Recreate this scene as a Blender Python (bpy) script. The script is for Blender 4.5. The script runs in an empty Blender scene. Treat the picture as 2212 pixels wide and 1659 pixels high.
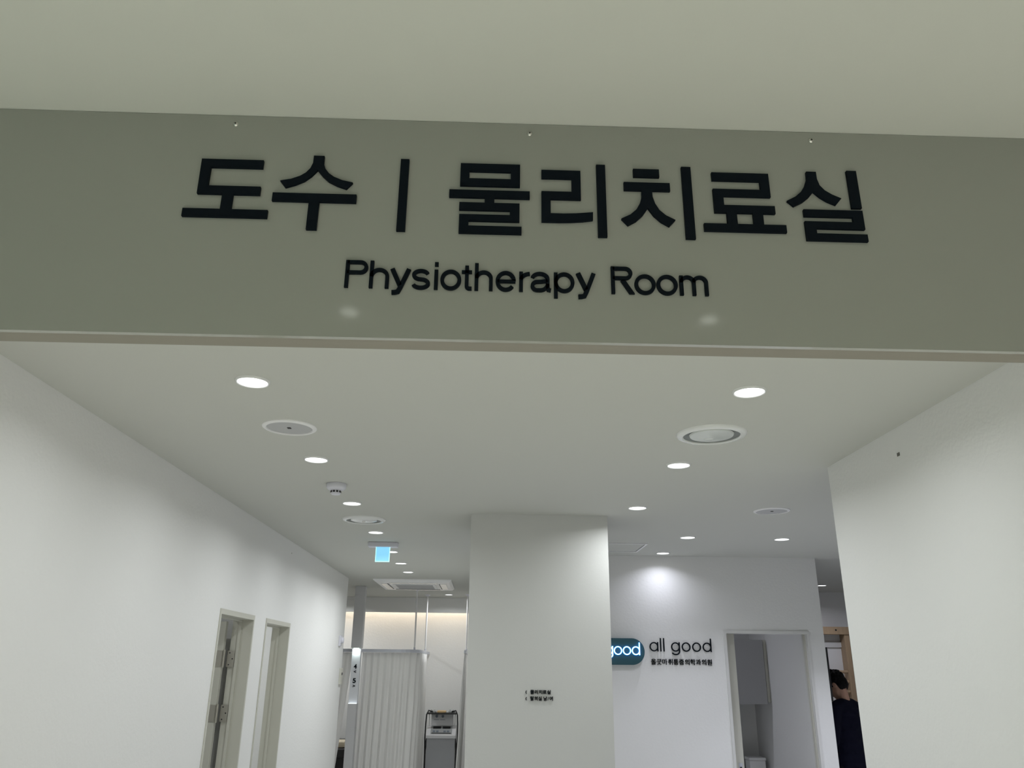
import bpy, bmesh, math, random
from mathutils import Vector, Matrix
random.seed(7)
SC = bpy.context.scene
COL = SC.collection
PI = math.pi

# ---------------------------------------------------------------- camera
CAMZ = 1.75
yaw, pitch, roll = 0.02891655, 0.345703, 0.01045004
fwd = Vector((math.sin(yaw)*math.cos(pitch), math.cos(yaw)*math.cos(pitch), math.sin(pitch)))
rt = Vector((math.cos(yaw), -math.sin(yaw), 0)); up = rt.cross(fwd)
R = math.cos(roll)*rt + math.sin(roll)*up
U = -math.sin(roll)*rt + math.cos(roll)*up
cd = bpy.data.cameras.new('camera'); cam = bpy.data.objects.new('camera', cd); COL.objects.link(cam)
cd.sensor_fit = 'HORIZONTAL'; cd.sensor_width = 36.0; cd.lens = 1692.3/2212*36.0
cd.clip_start = 0.02; cd.clip_end = 60
m = Matrix((R, U, -fwd)).transposed().to_4x4(); m.translation = Vector((0, 0, CAMZ))
cam.matrix_world = m
SC.camera = cam

# ---------------------------------------------------------------- world, exposure
w = bpy.data.worlds.new('world'); SC.world = w; w.use_nodes = True
w.node_tree.nodes['Background'].inputs[0].default_value = (0.6, 0.62, 0.65, 1)
w.node_tree.nodes['Background'].inputs[1].default_value = 0.02
SC.view_settings.view_transform = 'Standard'; SC.view_settings.look = 'None'
SC.view_settings.gamma = 1.0; SC.view_settings.use_curve_mapping = False
SC.view_settings.exposure = 0.0
SC.cycles.adaptive_threshold = 0.03

LAMP_W = 5.4            # one corridor downlight
C_LOBBY = (1.0, 0.985, 0.865); C_HALL = (0.955, 0.985, 1.0); C_BACK = (0.915, 0.935, 1.07)

# ---------------------------------------------------------------- materials
def mat(name, col, rough=0.6, metal=0.0, bump=0.0, bscale=40.0, var=0.0, vscale=6.0, emit=None, estr=0.0,
        spec=0.5, trans=0.0, alpha=1.0, stretch=None):
    m_ = bpy.data.materials.new(name); m_.use_nodes = True
    nt = m_.node_tree; b = nt.nodes['Principled BSDF']
    b.inputs['Base Color'].default_value = (*col, 1); b.inputs['Roughness'].default_value = rough
    b.inputs['Metallic'].default_value = metal; b.inputs['Specular IOR Level'].default_value = spec
    b.inputs['Transmission Weight'].default_value = trans; b.inputs['Alpha'].default_value = alpha
    if emit:
        if name not in ('cove_led_strip', 'logo_letter_bloom'): m_.cycles.emission_sampling = 'NONE'
        b.inputs['Emission Color'].default_value = (*emit, 1); b.inputs['Emission Strength'].default_value = estr
    if bump or var:
        tc = nt.nodes.new('ShaderNodeTexCoord'); src = tc.outputs['Object']
        if stretch:
            mp = nt.nodes.new('ShaderNodeMapping'); mp.inputs['Scale'].default_value = stretch
            nt.links.new(src, mp.inputs['Vector']); src = mp.outputs['Vector']
        if bump:
            n = nt.nodes.new('ShaderNodeTexNoise'); n.inputs['Scale'].default_value = bscale; n.inputs['Detail'].default_value = 1.5
            nt.links.new(src, n.inputs['Vector'])
            bp = nt.nodes.new('ShaderNodeBump'); bp.inputs['Strength'].default_value = bump; bp.inputs['Distance'].default_value = 0.004
            nt.links.new(n.outputs['Fac'], bp.inputs['Height']); nt.links.new(bp.outputs['Normal'], b.inputs['Normal'])
        if var:
            n2 = nt.nodes.new('ShaderNodeTexNoise'); n2.inputs['Scale'].default_value = vscale; n2.inputs['Detail'].default_value = 2
            nt.links.new(src, n2.inputs['Vector'])
            mx = nt.nodes.new('ShaderNodeMix'); mx.data_type = 'RGBA'
            mx.inputs[6].default_value = (*[c*(1-var) for c in col], 1); mx.inputs[7].default_value = (*[min(1, c*(1+var)) for c in col], 1)
            nt.links.new(n2.outputs['Fac'], mx.inputs[0]); nt.links.new(mx.outputs[2], b.inputs['Base Color'])
    return m_

M = {}
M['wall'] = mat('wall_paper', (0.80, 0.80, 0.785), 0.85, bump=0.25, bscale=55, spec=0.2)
M['tealbounce'] = mat('lobby_teal_tint_bounce', (0.16, 0.34, 0.31), 0.8, bump=0.1, bscale=60, spec=0.2)  # colour of an unseen wall, chosen to bounce teal onto the sign
M['pillar'] = mat('pillar_paint', (0.60, 0.605, 0.59), 0.8, bump=0.08, bscale=80, spec=0.2)
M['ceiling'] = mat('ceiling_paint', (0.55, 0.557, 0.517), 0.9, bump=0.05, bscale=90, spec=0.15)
M['floor'] = mat('floor_vinyl', (0.67, 0.67, 0.655), 0.45, var=0.03, vscale=4)
M['beam'] = mat('beam_paint', (0.245, 0.23, 0.198), 0.8, bump=0.05, bscale=60, spec=0.2)
M['board'] = mat('sign_board_acrylic', (0.318, 0.323, 0.292), 0.075, spec=0.4, bump=0.004, bscale=12)
M['letter'] = mat('letter_black_navy', (0.004, 0.007, 0.011), 0.6, bump=0.03, bscale=200, spec=0.08)
M['black'] = mat('black_plastic', (0.012, 0.012, 0.013), 0.5, bump=0.05, bscale=120)
M['screw'] = mat('screw_steel', (0.62, 0.61, 0.57), 0.35, metal=0.8, bump=0.05, bscale=200)
M['white'] = mat('white_plastic', (0.80, 0.80, 0.80), 0.4, bump=0.02, bscale=120)
M['wgloss'] = mat('white_gloss_metal', (0.74, 0.75, 0.74), 0.22, bump=0.01, bscale=80)
M['lav'] = mat('white_detector_plastic', (0.66, 0.66, 0.72), 0.4, bump=0.02, bscale=120)
M['grille'] = mat('speaker_grille', (0.50, 0.505, 0.51), 0.6, bump=0.5, bscale=900)
M['film'] = mat('diffuser_film', (0.62, 0.65, 0.63), 0.18, bump=0.9, bscale=9, var=0.06, vscale=12)
M['duct'] = mat('diffuser_gap', (0.20, 0.215, 0.21), 0.5, bump=0.05, bscale=60)
M['lens'] = mat('lamp_lens', (0.9, 0.9, 0.9), 0.4, emit=(1, 1, 1), estr=4.0, var=0.01)
M['lens_dim'] = mat('lamp_lens_lobby', (0.9, 0.9, 0.85), 0.4, emit=(0.95, 1, 0.92), estr=5.0, var=0.01)
M['frame'] = mat('door_frame_beige', (0.56, 0.555, 0.49), 0.45, bump=0.03, bscale=70, var=0.01)
M['framew'] = mat('door_frame_light', (0.68, 0.68, 0.66), 0.45, bump=0.03, bscale=70, var=0.01)
M['steel'] = mat('hinge_steel', (0.52, 0.50, 0.44), 0.35, metal=0.85, bump=0.05, bscale=150)
M['alu'] = mat('rail_aluminium', (0.58, 0.60, 0.66), 0.4, metal=0.3, bump=0.02, bscale=100)
M['curtain'] = mat('curtain_fabric', (0.91, 0.905, 0.89), 0.9, bump=0.15, bscale=300, spec=0.1)
def translucent(m_, k):
    nt = m_.node_tree; b = nt.nodes['Principled BSDF']; out = nt.nodes['Material Output']
    tr = nt.nodes.new('ShaderNodeBsdfTranslucent'); tr.inputs['Color'].default_value = (0.92, 0.915, 0.90, 1)
    mx = nt.nodes.new('ShaderNodeMixShader'); mx.inputs[0].default_value = k
    nt.links.new(b.outputs[0], mx.inputs[1]); nt.links.new(tr.outputs[0], mx.inputs[2]); nt.links.new(mx.outputs[0], out.inputs['Surface'])
translucent(M['curtain'], 0.30)
M['exit'] = mat('exit_sign_glow', (0.2, 0.5, 0.6), 0.4, emit=(0.25, 0.64, 0.95), estr=0.85, var=0.02, vscale=20)
M['exit_edge'] = mat('exit_sign_edge', (0.4, 0.7, 0.8), 0.4, emit=(0.50, 0.95, 1.0), estr=0.95, var=0.01)
M['teal'] = mat('logo_plate_teal', (0.022, 0.085, 0.105), 0.4, bump=0.02, bscale=90, var=0.03)
M['neon'] = mat('logo_letter_lit', (0.8, 0.9, 0.9), 0.4, emit=(0.80, 0.99, 1.0), estr=1.7, var=0.01)
M['bluebloom'] = mat('logo_letter_bloom', (0.1, 0.4, 0.8), 0.4, emit=(0.02, 0.33, 0.95), estr=4.0, var=0.01)  # blue emission stands in for bloom around the lit letters
M['cabinet'] = mat('cabinet_grey', (0.36, 0.36, 0.365), 0.5, bump=0.02, bscale=80, var=0.01)
M['cabdark'] = mat('cabinet_gap', (0.20, 0.20, 0.20), 0.6, bump=0.02, bscale=80)
M['pine'] = mat('wall_bar_pine', (0.44, 0.315, 0.195), 0.5, bump=0.15, bscale=20, var=0.15, vscale=8, stretch=(8, 8, 1))
M['cove'] = mat('cove_led_strip', (1, 0.9, 0.8), 0.5, emit=(1.0, 0.86, 0.70), estr=9.0, var=0.01)
M['niche'] = mat('post_niche_face', (0.80, 0.82, 0.86), 0.5, bump=0.02, bscale=90)
M['led'] = mat('post_led', (1, 1, 1), 0.5, emit=(0.82, 1.0, 0.88), estr=3.0, var=0.01)
M['ledge_glow'] = mat('post_ledge_painted_glow', (0.9, 0.95, 1), 0.5, emit=(0.9, 0.97, 1.0), estr=1.1, var=0.01)  # no lamp: emission stands in for niche light falling on the ledge
M['post'] = mat('post_paint', (0.60, 0.60, 0.61), 0.6, bump=0.04, bscale=70, var=0.01)
M['machine'] = mat('machine_body', (0.42, 0.43, 0.45), 0.4, bump=0.02, bscale=90, var=0.01)
M['machine_light'] = mat('machine_panel_light', (0.70, 0.70, 0.71), 0.4, bump=0.02, bscale=90)
M['machine_grey'] = mat('machine_panel_grey', (0.36, 0.37, 0.37), 0.4, bump=0.02, bscale=90)
M['knob'] = mat('machine_knob', (0.16, 0.19, 0.23), 0.4, bump=0.02, bscale=90)
M['beech'] = mat('beige_pad', (0.60, 0.42, 0.22), 0.6, bump=0.1, bscale=40, var=0.06)
M['vinyl'] = mat('bed_vinyl_black', (0.015, 0.013, 0.014), 0.4, bump=0.05, bscale=60)
M['pillow'] = mat('pillow_beige', (0.60, 0.53, 0.40), 0.8, bump=0.2, bscale=60, var=0.05)
M['skin'] = mat('skin', (0.46, 0.27, 0.19), 0.55, bump=0.04, bscale=120, var=0.04, vscale=20)
M['hair'] = mat('hair_black', (0.004, 0.0035, 0.0035), 0.6, spec=0.15, bump=0.6, bscale=130, stretch=(3, 3, 0.6))
M['shirt'] = mat('shirt_navy', (0.0022, 0.0026, 0.011), 0.85, bump=0.2, bscale=120, var=0.1, vscale=10, spec=0.15)
M['trouser'] = mat('trouser_black', (0.008, 0.008, 0.010), 0.85, bump=0.2, bscale=120, spec=0.15)
M['tag'] = mat('wall_tag_dark', (0.16, 0.155, 0.14), 0.6, bump=0.2, bscale=300)
M['eye'] = mat('eye_white', (0.7, 0.7, 0.68), 0.3, var=0.02)

# ---------------------------------------------------------------- mesh helpers
def NB(): return bmesh.new()
def bx(bm, x0, x1, y0, y1, z0, z1, bev=0.0):
    vs = [bm.verts.new((x, y, z)) for z in (z0, z1) for y in (y0, y1) for x in (x0, x1)]
    fs = [bm.faces.new([vs[i] for i in f]) for f in ((0, 2, 3, 1), (4, 5, 7, 6), (0, 1, 5, 4), (2, 6, 7, 3), (0, 4, 6, 2), (1, 3, 7, 5))]
    if bev:
        es = list({e for f in fs for e in f.edges})
        bmesh.ops.bevel(bm, geom=es, offset=bev, segments=2, affect='EDGES', profile=0.5)
    return bm
def lathe(bm, prof, c=(0, 0, 0), seg=40, axis='z', close=False):
    """prof: list of (r, h); revolved about an axis through c"""
    def pt(r, h, a):
        u_, v_ = r*math.cos(a), r*math.sin(a)
        if axis == 'z': p = (u_, v_, h)
        elif axis == 'y': p = (u_, h, v_)
        else: p = (h, u_, v_)
        return (c[0]+p[0], c[1]+p[1], c[2]+p[2])
    rings = []
    for r, h in prof:
        if r < 1e-6: rings.append([bm.verts.new(pt(0, h, 0))])
        else: rings.append([bm.verts.new(pt(r, h, 2*PI*i/seg)) for i in range(seg)])
    for a, b in zip(rings, rings[1:]):
        for i in range(seg):
            j = (i+1) % seg
            if len(a) == 1 and len(b) == 1: continue
            if len(a) == 1: bm.faces.new((a[0], b[i], b[j]))
            elif len(b) == 1: bm.faces.new((a[i], a[j], b[0]))
            else: bm.faces.new((a[i], a[j], b[j], b[i]))
    return bm
def cyl(bm, c, r, h, axis='z', seg=24, r2=None):
    r2 = r if r2 is None else r2
    return lathe(bm, [(0, 0), (r, 0), (r2, h), (0, h)], c, seg, axis)
def tube(bm, pts, r, seg=10, cap=True):
    pts = [Vector(p) for p in pts]; rings = []
    n = None
    for i, p in enumerate(pts):
        t = (pts[min(i+1, len(pts)-1)] - pts[max(i-1, 0)]).normalized()
        if n is None:
            n = t.cross(Vector((0, 0, 1)))
            if n.length < 1e-3: n = t.cross(Vector((1, 0, 0)))
        n = (n - t*n.dot(t)).normalized(); b = t.cross(n)
        rr = r[i] if isinstance(r, (list, tuple)) else r
        rings.append([bm.verts.new(p + rr*(math.cos(2*PI*k/seg)*n + math.sin(2*PI*k/seg)*b)) for k in range(seg)])
    for a, b in zip(rings, rings[1:]):
        for k in range(seg): bm.faces.new((a[k], a[(k+1) % seg], b[(k+1) % seg], b[k]))
    if cap:
        bm.faces.new(rings[0][::-1]); bm.faces.new(rings[-1])
    return bm
def poly(bm, pts, y0, y1):
    """outline in x,z extruded along y from y0 (front) to y1"""
    a = [bm.verts.new((x, y0, z)) for x, z in pts]; b = [bm.verts.new((x, y1, z)) for x, z in pts]
    bm.faces.new(a); bm.faces.new(b[::-1])
    for i in range(len(pts)):
        j = (i+1) % len(pts); bm.faces.new((a[i], b[i], b[j], a[j]))
    return bm
def ring(bm, cx, cz, ro, ri, y0, y1, seg=40):
    """flat ring facing -y"""
    lathe(bm, [(ri, y0), (ro, y0), (ro, y1), (ri, y1), (ri, y0)], (cx, 0, cz), seg, 'y')
    return bm
def obj(name, bm, material, parent=None, smooth=False, local=False, kind=None):
    bmesh.ops.remove_doubles(bm, verts=bm.verts, dist=1e-6)
    bmesh.ops.recalc_face_normals(bm, faces=bm.faces)
    me = bpy.data.meshes.new(name)
    if parent is not None and not local:
        o_ = Vector((0, 0, 0)); q = parent
        while q is not None: o_ += q.location; q = q.parent
        bmesh.ops.translate(bm, verts=bm.verts, vec=-o_)
    bm.to_mesh(me); bm.free()
    me.materials.append(M[material])
    if smooth:
        me.polygons.foreach_set('use_smooth', [True]*len(me.polygons))
        try: me.set_sharp_from_angle(angle=math.radians(40))
        except Exception: pass
    o = bpy.data.objects.new(name, me); COL.objects.link(o); o.parent = parent
    if kind: o['kind'] = kind
    return o
def rebase(o, loc):
    """give a world-built single mesh its own origin"""
    loc = Vector(loc); o.data.transform(Matrix.Translation(-loc)); o.location = loc; return o
def thing(name, label, cat, loc=(0, 0, 0), rotz=0.0, group=None):
    o = bpy.data.objects.new(name, None); COL.objects.link(o); o.location = loc; o.rotation_euler = (0, 0, rotz)
    o.empty_display_size = 0.05
    return tag(o, label, cat, group)
def tag(o, label, cat, group=None):
    o['label'] = label; o['category'] = cat
    if group: o['group'] = group
    return o
def struct(name, bm, material, smooth=False, parent=None):
    o = obj(name, bm, material, parent, smooth)
    if parent is None: o['kind'] = 'structure'
    return o
def sroot(name, loc=(0, 0, 0)):
    o = bpy.data.objects.new(name, None); COL.objects.link(o); o.location = loc; o['kind'] = 'structure'; o.empty_display_size = 0.05
    return o
def dup(root, loc, label=None, group=None):
    r = root.copy(); COL.objects.link(r); r.location = loc
    if label: r['label'] = label
    if group: r['group'] = group
    for ch in list(root.children):
        c = ch.copy(); COL.objects.link(c); c.parent = r
        for g in ch.children:
            d = g.copy(); COL.objects.link(d); d.parent = c
    return r
_gc = {}
def glyph(ch, offset=0.0, ext=0.02):
    """mesh data of one character of the built-in font: verts list (x, z, depth) and faces, 1 em"""
    key = (ch, offset, ext)
    if key not in _gc:
        cu = bpy.data.curves.new('glyph', 'FONT'); cu.body = ch; cu.size = 1.0; cu.extrude = ext; cu.offset = offset; cu.resolution_u = 5
        ob = bpy.data.objects.new('glyph', cu); COL.objects.link(ob); bpy.context.view_layer.update()
        me = bpy.data.meshes.new_from_object(ob.evaluated_get(bpy.context.evaluated_depsgraph_get()))
        _gc[key] = ([tuple(v.co) for v in me.vertices], [tuple(p.vertices) for p in me.polygons])
        bpy.data.objects.remove(ob); bpy.data.curves.remove(cu); bpy.data.meshes.remove(me)
    return _gc[key]
def glyph_fit(bm, ch, x0, x1, zb, h, y0, y1, offset=0.0, dscale=1.0, fit_z=None):
    """put a character on the plane facing -y: left/right x0..x1, baseline zb, em scale h (or fit_z=(z0,z1))"""
    vs, fs = glyph(ch, offset)
    xa = min(v[0] for v in vs); xb = max(v[0] for v in vs); za = min(v[1] for v in vs); zc = max(v[1] for v in vs)
    ds = [v[2] for v in vs]; d0, d1 = min(ds), max(ds)
    nv = []
    for x, z, d in vs:
        X = x0 + (x-xa)/(xb-xa)*(x1-x0)
        if fit_z: Z = fit_z[0] + (z-za)/(zc-za)*(fit_z[1]-fit_z[0])
        else: Z = zb + (z*dscale if z < 0 else z)*h
        Y = y1 + (d-d0)/(d1-d0)*(y0-y1)
        nv.append(bm.verts.new((X, Y, Z)))
    for f in fs:
        try: bm.faces.new([nv[i] for i in f])
        except ValueError: pass
    return bm

# ================================================================ SETTING
CZ = 2.75
struct('floor', bx(NB(), -5.2, 6.0, -4.2, 13.4, -0.1, 0.0), 'floor')
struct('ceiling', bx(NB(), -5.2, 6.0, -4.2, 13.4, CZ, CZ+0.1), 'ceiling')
XL, XR = -1.70, 1.78
# left corridor wall with two door openings (5.28-6.04 and 6.39-7.15)
b = NB()
for y0, y1, z0, z1 in ((1.328, 5.285, 0, CZ), (5.285, 6.03, 2.06, CZ), (6.03, 6.40, 0, CZ), (6.40, 7.145, 2.06, CZ), (7.145, 9.95, 0, CZ)):
    bx(b, XL-0.14, XL, y0, y1, z0, z1)
struct('wall_left', b, 'wall')
struct('wall_right', bx(NB(), XR, XR+0.12, 1.328, 3.97, 0, CZ), 'wall')
# lintel beam over the opening and the piers beside it
struct('trim_1', bx(NB(), -1.84, 1.90, 1.282, 1.326, 2.290, CZ), 'beam')
b = NB(); bx(b, -5.1, -1.84, 1.28, 1.40, 0, CZ); bx(b, 1.90, 5.9, 1.28, 1.40, 0, CZ)
struct('wall_front', b, 'wall')
# lobby shell behind the camera
b = NB(); bx(b, -5.1, -5.0, -4.1, 13.3, 0, CZ); struct('wall_outer_left', b, 'wall')
b = NB(); bx(b, 5.8, 5.9, -4.1, 13.3, 0, CZ); struct('wall_outer_right', b, 'wall')
b = NB(); bx(b, -5.0, 5.8, -4.1, -4.0, 0, CZ); struct('wall_lobby', b, 'wall')
struct('wall_lobby_left_tint', bx(NB(), -2.7, -2.6, -4.0, 1.27, 0, CZ), 'tealbounce')  # unseen teal wall, added to tint the left end of the sign
# free-standing pillar in the middle of the hall
struct('wall_pillar', bx(NB(), -0.117, 0.837, 5.47, 6.15, 0, CZ), 'pillar')
# back wall with the name sign and a doorway (2.215-2.97)
b = NB()
for x0, x1, z0, z1 in ((0.0, 2.215, 0, CZ), (2.215, 2.970, 2.06, CZ), (2.970, 3.131, 0, CZ)):
    bx(b, x0, x1, 7.52, 7.64, z0, z1)
struct('wall_back', b, 'wall')
struct('wall_side_room', bx(NB(), 3.03, 3.131, 7.64, 9.38, 0, CZ), 'wall')
struct('wall_side_room_back', bx(NB(), 0.10, 3.131, 9.38, 9.48, 0, CZ), 'wall')
struct('wall_therapy_right', bx(NB(), 0.0, 0.10, 7.64, 13.2, 0, CZ), 'wall')
struct('wall_gym_back', bx(NB(), 0.10, 5.8, 10.95, 11.05, 0, CZ), 'wall')
# therapy room far wall and cove bulkhead
struct('wall_far', bx(NB(), -5.0, 0.0, 13.10, 13.2, 0, CZ), 'wall')
struct('trim_2', bx(NB(), -5.0, 0.0, 12.80, 12.86, 2.528, CZ), 'wall')
# rooms behind the left doors
b = NB(); bx(b, -3.70, -3.60, 4.30, 8.10, 0, CZ); struct('wall_left_rooms_back', b, 'wall')
for nm, y in (('near', 4.30), ('middle', 6.17), ('end', 8.00)):
    struct('wall_left_rooms_'+nm, bx(NB(), -3.60, -1.84, y, y+0.09, 0, CZ), 'wall')
struct('wall_therapy_left', bx(NB(), -5.0, -1.84, 9.83, 9.95, 0, CZ), 'wall')

# cove LED strip
o = obj('cove_light_strip', bx(NB(), -4.9, -0.02, 12.90, 12.93, 2.69, 2.715), 'cove')
tag(o, 'warm light strip hidden behind the bulkhead in the therapy room', 'light strip')

# ---------------------------------------------------------------- doors
def frame_left(idx, y0, y1):
    r = sroot('door_%d' % idx, (XL, (y0+y1)/2, 0))
    f = 0.024
    fr = NB()
    for a, c in ((y0-0.012, y0+f-0.012), (y1-f+0.012, y1+0.012)):
        bx(fr, XL-0.142, XL+0.006, a, c, 0, 2.048)
    bx(fr, XL-0.142, XL+0.006, y0-0.012, y1+0.012, 2.048, 2.081)
    obj('frame', fr, 'frame', r)
    st = NB()
    bx(st, XL-0.075, XL-0.095, y0+f-0.012, y0+f, 0, 2.048); bx(st, XL-0.075, XL-0.095, y1-f, y1-f+0.012, 0, 2.048)
    bx(st, XL-0.075, XL-0.095, y0+f, y1-f, 2.036, 2.048)
    obj('door_stop', st, 'frame', r)
    return r
d1 = frame_left(1, 5.275, 6.04)
d2 = frame_left(2, 6.39, 7.155)
def leaf(parent, hx, hy, ang, width=0.70):
    """door leaf hinged at (hx, hy), swinging into the room"""
    lf = bpy.data.objects.new('leaf', None)
    bm = bx(NB(), -width, -0.012, -0.038, 0.0, 0.01, 2.035, 0.002)
    me = bpy.data.meshes.new('leaf'); bmesh.ops.recalc_face_normals(bm, faces=bm.faces); bm.to_mesh(me); bm.free(); me.materials.append(M['frame'])
    bpy.data.objects.remove(lf); lf = bpy.data.objects.new('leaf', me); COL.objects.link(lf); lf.parent = parent
    lf.location = Vector((hx, hy, 0)) - parent.location; lf.rotation_euler = (0, 0, ang)
    return lf
l1 = leaf(d1, XL-0.160, 6.018, math.radians(-4))
for z in (1.78, 1.42, 0.30):
    hb = NB()
    bx(hb, -0.068, -0.014, -0.0415, -0.0385, z-0.055, z+0.055)            # leaf plate
    h = obj('hinge', hb, 'steel', l1, local=True)
    k = NB(); cyl(k, (0.0, -0.040, z-0.06), 0.008, 0.12, seg=12)
    obj('knuckle', k, 'steel', h, smooth=True, local=True)
    jp = NB(); bx(jp, XL-0.150, XL-0.098, 6.0135, 6.0165, z-0.055, z+0.055)
    jo = obj('hinge_plate', jp, 'steel', d1)
    sc = NB()
    for dz in (-0.04, 0, 0.04): cyl(sc, (XL-0.112-0.022*(dz != 0), 6.0128, z+dz), 0.005, 0.001, 'y', 8)
    obj('hinge_screw', sc, 'black', jo)
l2 = leaf(d2, XL-0.176, 6.43, math.radians(12))
# back-wall doorway with a sliding leaf behind the wall
d3 = sroot('door_3', (2.59, 7.52, 0))
fr = NB(); bx(fr, 2.193, 2.217, 7.508, 7.655, 0, 2.056); bx(fr, 2.968, 2.992, 7.508, 7.655, 0, 2.056); bx(fr, 2.193, 2.992, 7.508, 7.655, 2.056, 2.081)
obj('frame', fr, 'framew', d3)
st = NB(); bx(st, 2.956, 2.968, 7.56, 7.60, 0, 2.056); obj('door_stop', st, 'frame', d3)
lf = obj('leaf', bx(NB(), 1.52, 2.335, 7.668, 7.706, 0.01, 2.075, 0.002), 'frame', d3)
hn = NB(); bx(hn, 2.285, 2.318, 7.664, 7.670, 0.83, 0.955); obj('handle', hn, 'alu', lf)
hk = NB(); bx(hk, 2.293, 2.310, 7.6615, 7.6645, 0.87, 0.925); obj('handle_recess', hk, 'black', lf)
tr = obj('track', bx(NB(), 1.50, 3.02, 7.66, 7.72, 2.08, 2.12), 'frame', d3)

# ================================================================ DOWNLIGHTS
def downlight_master(lens, rl=0.055):
    t = thing('downlight', '', 'downlight')
    obj('trim_ring', lathe(NB(), [(0.055, 0.0), (0.0555, -0.007), (0.059, -0.009), (0.063, -0.006), (0.0645, 0.0)], seg=40), 'wgloss', t, True)
    obj('lens', lathe(NB(), [(0, -0.0035), (rl*0.6, -0.0035), (rl, -0.0025)], seg=40), lens, t, True)
    if rl < 0.049: obj('baffle', lathe(NB(), [(rl, -0.0024), (0.055, -0.0024)], seg=40), 'wgloss', t, True)
    return t
def lamp(t, color, watts, spread=160):
    ld = bpy.data.lights.new('lamp', 'AREA'); ld.shape = 'DISK'; ld.size = 0.10; ld.color = color; ld.energy = watts; ld.spread = math.radians(spread)
    lo = bpy.data.objects.new('lamp', ld); COL.objects.link(lo); lo.parent = t; lo.location = (0, 0, -0.011)
    return lo
DL = []
rowL = 'downlights in the left row of the hall ceiling'; rowR = 'downlights in the right row of the hall ceiling'
ordn = ['nearest', 'second', 'third', 'fourth', 'fifth', 'sixth', 'seventh']
for i, y in enumerate((2.80, 3.98, 5.14, 6.33, 7.46, 8.34, 9.15)):
    lab = ('%s lit downlight in the left ceiling row, counted from the sign beam' % ordn[i]) if i else 'large lit downlight nearest the sign beam in the left ceiling row'
    DL.append((-0.895, y, lab, rowL, C_HALL, 0.92 if y < 4.5 else (1.1 if y < 8 else 1.6)))
for i, y in enumerate((2.80, 3.965, 5.14)):
    lab = ('large lit downlight nearest the sign beam in the right ceiling row', 'second lit downlight of the right row, behind the round diffuser',
           'third lit downlight of the right row, by the pillar top')[i]
    DL.append((0.99, y, lab, rowR, C_HALL, 0.92 if y < 4.5 else 1.05))
DL += [(1.622, 6.35, 'lit downlight between the pillar and the right round speaker', 'downlights before the name wall', C_BACK, 0.9),
       (1.622, 7.29, 'lit downlight close above the name wall, washing it with light', 'downlights before the name wall', C_BACK, 0.33),
       (2.400, 6.37, 'lit downlight in front of the right speaker, above the doorway', 'downlights before the name wall', C_BACK, 0.9),
       (4.22, 10.02, 'lit downlight seen past the right end of the name wall', 'downlights of the gym', C_BACK, 1.3),
       (-0.56, 12.10, 'small far downlight in the therapy room beside the pillar edge', 'downlights of the therapy room', C_HALL, 1.3)]
# lobby lamps: first pair glints in the board, the rest unseen, added for light
HID = [(-0.43, 0.38), (0.66, 0.38), (-0.43, -0.85), (0.66, -0.85), (-0.43, -2.1), (0.66, -2.1), (-2.0, -0.85), (2.2, -0.85)]
master = None
for x, y, lab, grp, colr, k in DL:
    if master is None:
        master = downlight_master('lens'); t = master; t.location = (x, y, CZ); t['label'] = lab; t['group'] = grp
        protos = list(master.children)
    else:
        t = master.copy(); COL.objects.link(t); t.location = (x, y, CZ); t['label'] = lab; t['group'] = grp
        for ch in protos:
            c = ch.copy(); COL.objects.link(c); c.parent = t
    lamp(t, colr, LAMP_W*k, 140 if k == 0.33 else (125 if k == 0.9 and x > 1.5 else 160))
m2 = None
for i, (x, y) in enumerate(HID):
    lab = ('left lobby downlight mirrored faintly in the sign board', 'right lobby downlight mirrored faintly in the sign board', 'unseen left downlight added for light in the second lobby row', 'unseen right downlight added for light in the second lobby row',
           'unseen left downlight added for light in the third lobby row', 'unseen right downlight added for light in the third lobby row', 'unseen lobby downlight added for light beside the added teal wall', 'unseen lobby downlight added for light farthest right of the lobby rows')[i]
    if m2 is None:
        m2 = downlight_master('lens_dim', 0.026); t = m2; p2 = list(m2.children)
    else:
        t = m2.copy(); COL.objects.link(t)
        for ch in p2:
            c = ch.copy(); COL.objects.link(c); c.parent = t
    t.location = (x, y, CZ); t['label'] = lab; t['group'] = 'lobby downlights'
    lamp(t, C_LOBBY, LAMP_W*3.35, 124)
for x, y, lab, colr, k in ((-2.75, 5.15, 'downlight inside the nearer left room', C_HALL, 1.0), (-2.75, 7.1, 'downlight inside the farther left room', C_HALL, 2.2),
                           (1.6, 8.5, 'downlight inside the room behind the name wall', C_BACK, 1.2), (-2.35, 12.1, 'unseen downlight added above the bed to backlight the curtain', C_HALL, 2.6),  # bed lamp is unseen, added to light the curtain from behind
                           (3.18, 6.37, 'unseen downlight added for bounce right of the name wall', C_BACK, 1.8), (3.18, 5.14, 'unseen downlight added for bounce behind the end of the right wall', C_BACK, 1.8),  # unseen lamps on the right, added for floor bounce onto the back ceiling
                           (2.45, 5.14, 'unseen downlight added for bounce nearest behind the right wall edge', C_BACK, 1.2), (4.4, 7.2, 'unseen downlight added for bounce above the gym entrance', C_BACK, 0.9)):
    t = master.copy(); COL.objects.link(t); t.location = (x, y, CZ); t['label'] = lab
    if 'group' in t: del t['group']
    for ch in protos:
        c = ch.copy(); COL.objects.link(c); c.parent = t
    lamp(t, colr, LAMP_W*k, 100 if x > 2 else 160)

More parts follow.
